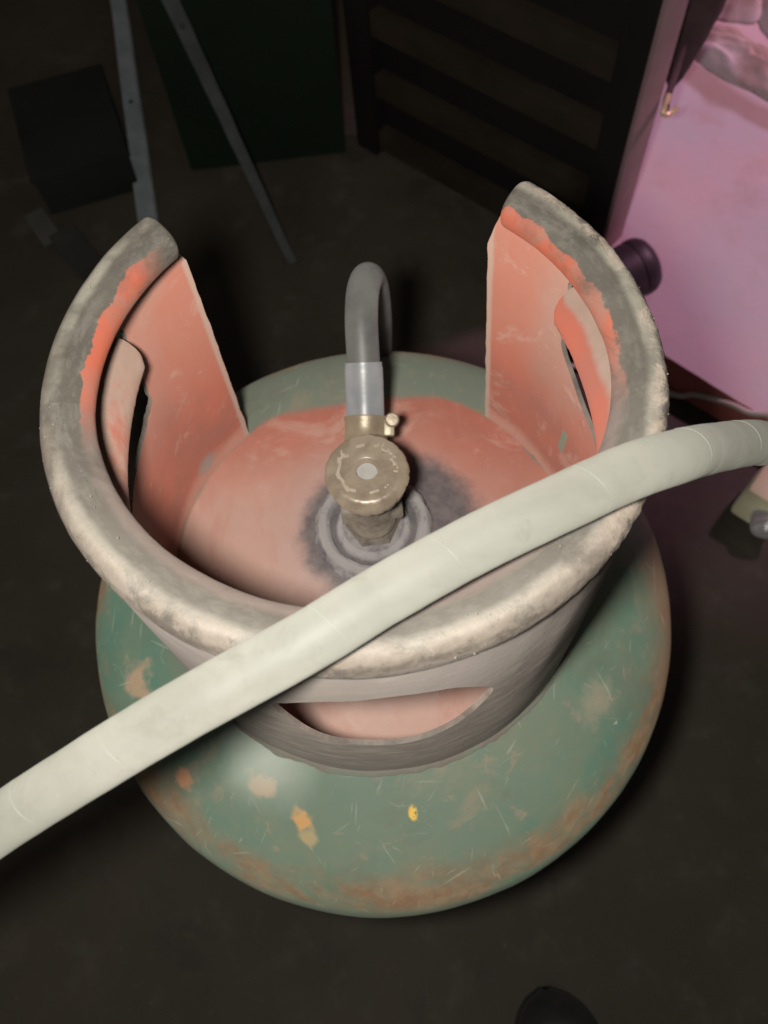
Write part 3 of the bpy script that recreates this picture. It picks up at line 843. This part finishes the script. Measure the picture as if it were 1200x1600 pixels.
s = Sh("pale_hose_rubber", 0.62, 0.0, 0.35)
nA = s.noise(30, 6, 0.7, 0.6); nB = s.noise(9, 4, 0.5, off=3); nC = s.noise(260, 4, 0.6, off=6); nS = s.noise(85, 5, 0.7, 0.5, off=9)
c = s.mix(s.ss(nA, 0.35, 0.65), (0.144, 0.142, 0.120), (0.170, 0.167, 0.144))
c = s.mix(s.mul(s.ss(nB, 0.40, 0.65), 0.6), c, (0.146, 0.150, 0.134))
c = s.mix(s.mul(s.ss(nA, 0.60, 0.72), 0.5), c, (0.166, 0.158, 0.128))
c = s.mix(s.mul(s.ss(nS, 0.54, 0.70), 0.40), c, (0.112, 0.108, 0.088))
c = s.mix(s.mul(s.ss(nC, 0.62, 0.76), 0.30), c, (0.195, 0.195, 0.172))
M_pale = s.out(c, bump=s.add(nA, s.mul(nC, 0.5)), bstr=0.18, bdist=0.0005)
M_seam = simple_mat("pale_hose_seam", (0.160, 0.165, 0.140), (0.178, 0.182, 0.157), 100, 0.55)
hose = thing("rubber_hose", "thick pale green rubber hose lying slantwise across the collar of the gas cylinder", "hose", ppath[0])
HR = 0.0076
rel(MB().tube(hs, lambda i: HR * (1 + 0.010 * fbm((i * 0.13, 0, 0), 1.0)), n=40).build("hose_tube", M_pale, hose), ppath[0])
for tgt, tilt in (((-0.0930, -0.109, 0.150), 0.3), ((-0.0676, -0.101, 0.162), 0.35), ((-0.0135, -0.081, 0.1735), 0.35), ((0.0180, -0.068, 0.1735), 0.3), ((0.0570, -0.054, 0.1735), 0.35), ((0.0880, -0.0425, 0.162), 0.2), ((0.118, -0.029, 0.137), 0.15)):
    tg = Vector((tgt[0], tgt[1], tgt[2] + FL))
    i = min(range(len(hs)), key=lambda k: (hs[k] - tg).length)
    t = (hs[i + 1] - hs[i - 1]).normalized()
    # a short stroke of the wrap line, on the hose's upper side only
    right_ = t.cross(Vector((0, 0, 1))).normalized(); up_ = right_.cross(t).normalized()
    arc = []
    for k in range(25):
        a = math.radians(-62 + 118 * k / 24)
        arc.append(hs[i] + (right_ * math.sin(a) + up_ * math.cos(a)) * (HR * 1.0005) + t * (0.0022 * math.sin(a) * tilt * 3))
    rel(MB().tube(arc, lambda q: 0.00020 * (0.35 + 0.65 * math.sin(math.pi * q / 24)), n=8).build("wrap_line", M_seam, hose), ppath[0])

# ================================================================== SLATTED DOOR (black, behind right)
M_black = simple_mat("black_door_paint", (0.006, 0.005, 0.005), (0.010, 0.008, 0.008), 12, 0.7)
M_slat = simple_mat("brown_slat_wood", (0.018, 0.012, 0.007), (0.030, 0.020, 0.012), 20, 0.8)
M_dedge = simple_mat("door_edge_brown", (0.20, 0.13, 0.135), (0.27, 0.17, 0.175), 15, 0.7)
DZ = 0.004
u = Vector((-math.cos(math.radians(48)), math.sin(math.radians(48)), 0)); dn = Vector((-u.y, u.x, 0))   # dn: towards camera
if dn.y > 0: dn = -dn
D0 = Vector((0.298, 0.457, DZ)); DW, DH, DT = 0.375, 1.10, 0.030
door = thing("slatted_door", "black door leaf with dim brown slats, its right edge against the pink light", "door", D0 + u * DW / 2)
def dbox(name, a0, a1, z0, z1, t0, t1, mat, bev=0.001):
    """box on the door: along the leaf a0..a1 from the right edge, z0..z1, depth t0..t1 (0 = front face)."""
    c_ = D0 + u * (a0 + a1) / 2 - dn * (t0 + t1) / 2 + Vector((0, 0, (z0 + z1) / 2))
    R = Matrix((u, dn, Vector((0, 0, 1)))).transposed()
    o = MB().box(c_, (a1 - a0, t1 - t0, z1 - z0), R, bev).build(name, mat, door, sharp=30)
    o.location = -(D0 + u * DW / 2)
    return o
door.rotation_mode = "QUATERNION"; door.rotation_quaternion = Matrix.Rotation(math.radians(2.0), 3, dn).to_quaternion()
dbox("stile", 0.004, 0.034, 0, DH, 0, DT, M_black)
dbox("edge_strip", 0.0, 0.004, 0, DH, 0.001, DT + 0.014, M_dedge, 0.0006)
dbox("stile", DW - 0.034, DW, 0, DH, 0, DT, M_black)
dbox("back_panel", 0.034, DW - 0.034, 0, DH, 0.022, 0.028, M_black, 0.0)
for zc in (-0.375, -0.298, -0.222, -0.147, -0.072, 0.003, 0.078, 0.153, 0.228, 0.303, 0.378, 0.453, 0.528):
    zz = zc + FL - DZ
    if zz - 0.014 < 0 or zz + 0.014 > DH: continue
    dbox("slat", 0.034, DW - 0.034, zz - 0.0145, zz + 0.0145, 0.006, 0.022, M_slat, 0.002)

# ================================================================== GREEN BOARD and the two grey battens
M_green = simple_mat("dark_green_board", (0.005, 0.012, 0.005), (0.009, 0.018, 0.008), 6, 0.75)
gb = MB().box((-0.0725, 0.730, 0.35), (0.205, 0.016, 0.70), None, 0.002).build("green_board", M_green, smooth=True, sharp=30)
tag(gb, "dark green board standing in the gloom between the grey batten and the slatted door", "board")
s = Sh("grey_batten_wood", 0.75, 0.0, 0.3)
nA = s.noise(30, 6, 0.65); nB = s.noise(140, 5, 0.65, off=2)
M_bat = s.out(s.mix(s.ss(nA, 0.35, 0.65), (0.24, 0.27, 0.285), (0.33, 0.36, 0.38)), bump=nB, bstr=0.5, bdist=0.001)
M_bat2 = simple_mat("dull_batten_wood", (0.058, 0.066, 0.065), (0.10, 0.11, 0.105), 30, 0.8)
M_nail = simple_mat("nail_iron", (0.03, 0.026, 0.025), (0.05, 0.04, 0.035), 60, 0.6, 0.4)
def batten(p0, p1, w0, w1, th, face, label, nails, wood):
    p0, p1 = Vector(p0), Vector(p1)
    d = p1 - p0; L = d.length; d.normalize()
    f = Vector(face); f = (f - d * f.dot(d)).normalized(); w = d.cross(f)
    root = thing("wooden_batten", label, "batten", p0)
    vs_, N = [], 24
    for i in range(N + 1):
        t = i / N; c_ = d * (L * t); ww = w0 + (w1 - w0) * t
        j = 0.0006 * fbm((t * 6, w0 * 90, 1), 2)
        for a, b in ((-1, 0), (-0.92, 1), (0.92, 1), (1, 0)):
            vs_.append(c_ + w * (a * ww / 2 + j) + f * (th * (b - 1)))
    fs_ = []
    for i in range(N):
        for k in range(4):
            q = (k + 1) % 4
            fs_.append((i * 4 + k, i * 4 + q, (i + 1) * 4 + q, (i + 1) * 4 + k))
    fs_ += [(0, 1, 2, 3), tuple(N * 4 + k for k in (3, 2, 1, 0))]
    mesh_obj("batten_wood", vs_, fs_, wood, root, sharp=30)
    for t in nails:
        MB().lathe([(0.0030, -0.002), (0.0030, 0.0004), (0.0018, 0.0009), (0.0002, 0.0010)], c=d * (L * t), n=16, rot=f.to_track_quat('Z', 'X').to_matrix()).build("nail", M_nail, root)
    return root
batten((-0.2215, 0.545, 0.0125), (-0.286, 1.21, 0.0125), 0.0245, 0.0215, 0.012, (0.05, -0.3, 1), "pale grey batten lying on the floor behind the left end of the collar", (0.46,), M_bat)
batten((-0.0545, 0.545, 0.003), (-0.1463, 0.712, 0.276), 0.010, 0.0185, 0.010, (0.1, -0.9, 0.5), "narrow grey batten leaning slantwise against the dark green board", (0.80,), M_bat2)

# ================================================================== BOX, TAG and OFFCUT in the dark at the left
M_carton = simple_mat("dark_carton", (0.009, 0.010, 0.009), (0.018, 0.019, 0.017), 9, 0.85)
bx = thing("storage_box", "low dark grey box in the gloom at the far left, beside the pale batten", "box", (-0.318, 0.770, 0))
Rb = Matrix.Rotation(math.radians(-77), 3, 'Z')
MB().box((0, 0, 0.027), (0.170, 0.118, 0.054), Rb, 0.003).build("carton", M_carton, bx, sharp=30)
MB().box((0, 0, 0.0565), (0.176, 0.124, 0.005), Rb, 0.002).build("lid", M_carton, bx, sharp=30)
M_lab = simple_mat("faded_card", (0.075, 0.075, 0.065), (0.10, 0.10, 0.085), 20, 0.8)
cd = MB().box((-0.366, 0.655, 0.0015), (0.026, 0.062, 0.0024), Matrix.Rotation(math.radians(28), 3, 'Z') , 0.0006).build("paper_card", M_lab, sharp=30)
tag(cd, "small faded card lying on the floor in front of the low dark box", "card")
M_off = simple_mat("offcut_board", (0.035, 0.034, 0.030), (0.05, 0.048, 0.042), 12, 0.85)
oc = MB().box((-0.318, 0.600, 0.009), (0.075, 0.034, 0.016), Matrix.Rotation(math.radians(-58), 3, 'Z'), 0.002).build("board_offcut", M_off, sharp=30)
tag(oc, "small dull board offcut on the floor left of the collar", "board")

# ================================================================== THINGS IN THE PINK LIGHT
# rounded dark plastic jar lying by the door's foot
M_jar = simple_mat("dark_purple_plastic", (0.040, 0.030, 0.038), (0.060, 0.046, 0.056), 25, 0.5)
jar = thing("plastic_jar", "dark purple rounded plastic jar lying on the pink step beside the slatted door's foot", "jar", (0.319, 0.408, 0.045))
ax = Vector((0.93, 0.30, 0.20)).normalized()
jr = ax.to_track_quat('Z', 'X').to_matrix()
MB().lathe([(0.0002, -0.060), (0.022, -0.058), (0.0275, -0.050), (0.0305, -0.030), (0.0310, 0.004), (0.0306, 0.0095)], c=(-0.012, 0, 0.0320), n=56, rot=jr).build("jar_body", M_jar, jar)
MB().lathe([(0.0300, 0.0090), (0.0314, 0.0102), (0.0316, 0.0150), (0.0306, 0.0205), (0.0270, 0.0262), (0.0200, 0.0300), (0.0120, 0.0316), (0.0002, 0.0320)], c=(-0.012, 0, 0.0320), n=56, rot=jr).build("jar_lid", M_jar, jar)

# hanging dark pouch with strap and small hook beside the door edge
M_pouch = simple_mat("dark_brown_cloth", (0.055, 0.030, 0.034), (0.085, 0.048, 0.052), 40, 0.85, 0.0, 0.5, 0.002)
pch = thing("cloth_pouch", "dark brown cloth pouch hanging by the slatted door's right edge with a small bright hook", "pouch", (0.366, 0.545, 0.20))
vs_, fs_ = [], []
NP, NQ = 26, 30
for i in range(NP + 1):
    t = i / NP                                     # bottom to top
    hw = 0.026 * min(1, (t * 3.2) ** 0.6 + 0.05) * (1 - 0.25 * t)
    for k in range(NQ):
        a = 2 * math.pi * k / NQ
        p = Vector((hw * math.cos(a) - 0.006 + 0.012 * t, hw * 0.55 * math.sin(a), -0.015 + 0.36 * t))
        p += Vector((math.cos(a), math.sin(a), 0)) * 0.004 * fbm(p + Vector((1, 2, 3)), 28)
        vs_.append(p)
for i in range(NP):
    for k in range(NQ):
        j = (k + 1) % NQ
        fs_.append((i * NQ + k, i * NQ + j, (i + 1) * NQ + j, (i + 1) * NQ + k))
fs_ += [tuple(range(NQ))[::-1], tuple(NP * NQ + k for k in range(NQ))]
mesh_obj("pouch_cloth", vs_, fs_, M_pouch, pch)
MB().tube(spline([(-0.010, 0, 0.06), (-0.015, -0.014, 0.045), (-0.024, -0.034, 0.032), (-0.038, -0.060, 0.030), (-0.048, -0.082, 0.036)], 10), 0.0035, n=10).build("strap", M_pouch, pch)
M_hook = simple_mat("hook_brass", (0.75, 0.55, 0.36), (0.85, 0.66, 0.46), 60, 0.3, 0.3)
MB().tube(spline([(-0.044, -0.072, 0.042), (-0.048, -0.080, 0.037), (-0.050, -0.084, 0.033), (-0.046, -0.085, 0.031), (-0.040, -0.083, 0.032), (-0.036, -0.081, 0.035)], 8), 0.0026, n=12).build("hook", M_hook, pch)

# rumpled pale cloths on the step at the top right
s = Sh("rumpled_cloth", 0.85, 0.0, 0.2)
nA = s.noise(9, 5, 0.6); nB = s.noise(200, 3, 0.5, off=2)
c = s.mix(s.ss(nA, 0.40, 0.62), (0.62, 0.57, 0.58), (0.42, 0.32, 0.28))
M_cloth = s.out(c, bump=s.add(nA, s.mul(nB, 0.15)), bstr=0.4, bdist=0.004)
def rumple(c, rx_, ry_, h, ang, seed, label):
    NR, NT_ = 34, 72
    root_v, root_f = [], []
    R = Matrix.Rotation(math.radians(ang), 3, 'Z')
    for side_ in (0, 1):
        for i in range(NR + 1):
            q = i / NR
            for k in range(NT_):
                a = 2 * math.pi * k / NT_
                er = 1 + 0.22 * fbm((math.cos(a), math.sin(a), seed), 1.6)
                p = Vector((rx_ * q * er * math.cos(a), ry_ * q * er * math.sin(a), 0))
                hh = h * (1 - q ** 2.4) * (0.75 + 0.5 * fbm((p.x, p.y, seed), 14)) + 0.016 * (1 - abs(fbm((p.x, p.y * 2, seed + 4), 16))) * (1 - q ** 6) + 0.002
                if side_: hh = 0.0
                p = R @ p
                root_v.append((p.x, p.y, max(hh, 0.0)))
    M_ = (NR + 1) * NT_
    for side_ in (0, 1):
        for i in range(NR):
            for k in range(NT_):
                j = (k + 1) % NT_
                f = (i * NT_ + k, i * NT_ + j, (i + 1) * NT_ + j, (i + 1) * NT_ + k)
                root_f.append(tuple(x + side_ * M_ for x in (f if not side_ else f[::-1])))
    for k in range(NT_):
        j = (k + 1) % NT_
        root_f.append((NR * NT_ + k, NR * NT_ + j, M_ + NR * NT_ + j, M_ + NR * NT_ + k))
    o = mesh_obj("rumpled_cloth", root_v, root_f, M_cloth)
    o.location = (c[0], c[1], 0.0462)
    return tag(o, label, "cloth", "rumpled cloths on the pink step")
rumple((0.545, 0.742, 0), 0.088, 0.034, 0.016, -50, 1.0, "nearest and longest of three rumpled pale cloths on the pink step")
rumple((0.562, 0.862, 0), 0.058, 0.038, 0.024, -35, 5.0, "rumpled pale cloth nearest the hanging pouch's top on the pink step")
rumple((0.640, 0.800, 0), 0.055, 0.040, 0.024, -60, 9.0, "rumpled pale cloth cut by the right edge on the pink step")

# thin pale cable trailing over the edge of the step
M_cable = simple_mat("pale_cable", (0.50, 0.46, 0.42), (0.60, 0.56, 0.52), 40, 0.5)
def on_side(a, z, off=0.0035):
    p = e0 + ed * a - en * off; return (p.x, p.y, z)
cb = [(0.20, 0.36, 0.0035), (0.285, 0.335, 0.0035), on_side(0.028, 0.0045, 0.008), on_side(0.045, 0.016), on_side(0.066, 0.028), on_side(0.085, 0.036), on_side(0.104, 0.040), on_side(0.118, 0.0475, 0.000), on_side(0.135, 0.0500, -0.012), on_side(0.165, 0.0500, -0.016), on_side(0.30, 0.0500, -0.03), on_side(0.50, 0.0500, -0.10)]
cp0 = Vector(cb[0])
cbl = MB().tube(spline(cb, 12), 0.0030, n=12).build("cable", M_cable)
tag(cbl, "thin pale cable trailing over the lower edge of the pink step", "cable")

# cream plug with a bright metal ring, cut by the right edge of the frame
s = Sh("cream_plastic", 0.5, 0.0, 0.4)
M_cream = s.out(s.mix(s.ss(s.noise(30, 5), 0.35, 0.65), (0.66, 0.64, 0.42), (0.74, 0.72, 0.52)), bump=s.noise(150, 4), bstr=0.15, bdist=0.0006)
M_chrome = simple_mat("plug_metal", (0.52, 0.50, 0.52), (0.62, 0.60, 0.60), 40, 0.25, 0.5)
fx = thing("plug_adapter", "cream plastic plug with a bright metal ring on the floor", "plug", (0.398, 0.148, 0))
Rf = Matrix.Rotation(math.radians(-46), 3, 'Z')
MB().box((0, 0, 0.027), (0.046, 0.040, 0.054), Rf, 0.006).build("plug_body", M_cream, fx, sharp=25)
fdir = (Rf @ Vector((0.35, -1, 0.25))).normalized()
MB().lathe([(0.0150, -0.008), (0.0150, 0.010), (0.0142, 0.0125), (0.0120, 0.0125), (0.0112, 0.0100), (0.0110, 0.0), (0.0002, 0.0)], c=Rf @ Vector((0.010, -0.020, 0.026)), n=40, rot=fdir.to_track_quat('Z', 'X').to_matrix()).build("metal_ring", M_chrome, fx)

# black shoe whose toe pokes in at the bottom edge
M_shoe = simple_mat("black_shoe_leather", (0.012, 0.012, 0.013), (0.020, 0.019, 0.019), 60, 0.6)
M_sole = simple_mat("black_sole", (0.010, 0.010, 0.010), (0.016, 0.015, 0.014), 80, 0.8)
sh = thing("black_shoe", "black shoe whose rounded toe shows at the bottom edge of the photo", "shoe", (0.092, -0.243, 0))
def shoe_w(t): return 0.037 * (1 - abs(2 * (t - 0.30)) ** 2.6 * 0.30) * (math.sqrt(max(0.0, 1 - (1 - t / 0.16) ** 2)) if t < 0.16 else 1) * min(1, ((1 - t) / 0.1) ** 0.5 if t > 0.9 else 1)
def shoe_mesh(zf, inset):
    vs_, fs_ = [], []; NL, NR = 40, 28
    for i in range(NL + 1):
        t = min(max(i / NL, 0.002), 0.998); w = max(0.002, shoe_w(t) - inset)
        for k in range(NR):
            a = 2 * math.pi * k / NR
            x, z = w * math.copysign(abs(math.cos(a)) ** 0.7, math.cos(a)), math.sin(a)
            vs_.append((x + 0.008 * math.sin(t * 3), -0.275 * t, zf(t, z)))
    for i in range(NL):
        for k in range(NR):
            j = (k + 1) % NR
            fs_.append((i * NR + k, i * NR + j, (i + 1) * NR + j, (i + 1) * NR + k))
    fs_ += [tuple(range(NR))[::-1], tuple(NL * NR + k for k in range(NR))]
    return vs_, fs_
def upper_z(t, s_):
    top = 0.035 + 0.06 * min(1, max(0, (t - 0.15) / 0.45)) ** 1.3
    e = min(1, t / 0.08, (1 - t) / 0.05) ** 0.5
    return 0.012 + (top * e * (s_ ** 0.8) if s_ > 0 else 0.004 * s_)
mesh_obj("upper", *shoe_mesh(upper_z, 0.003), M_shoe, sh)
mesh_obj("sole", *shoe_mesh(lambda t, s_: 0.0085 + 0.0080 * max(-1, min(1, s_ * 2.5)), 0.0), M_sole, sh, sharp=40)
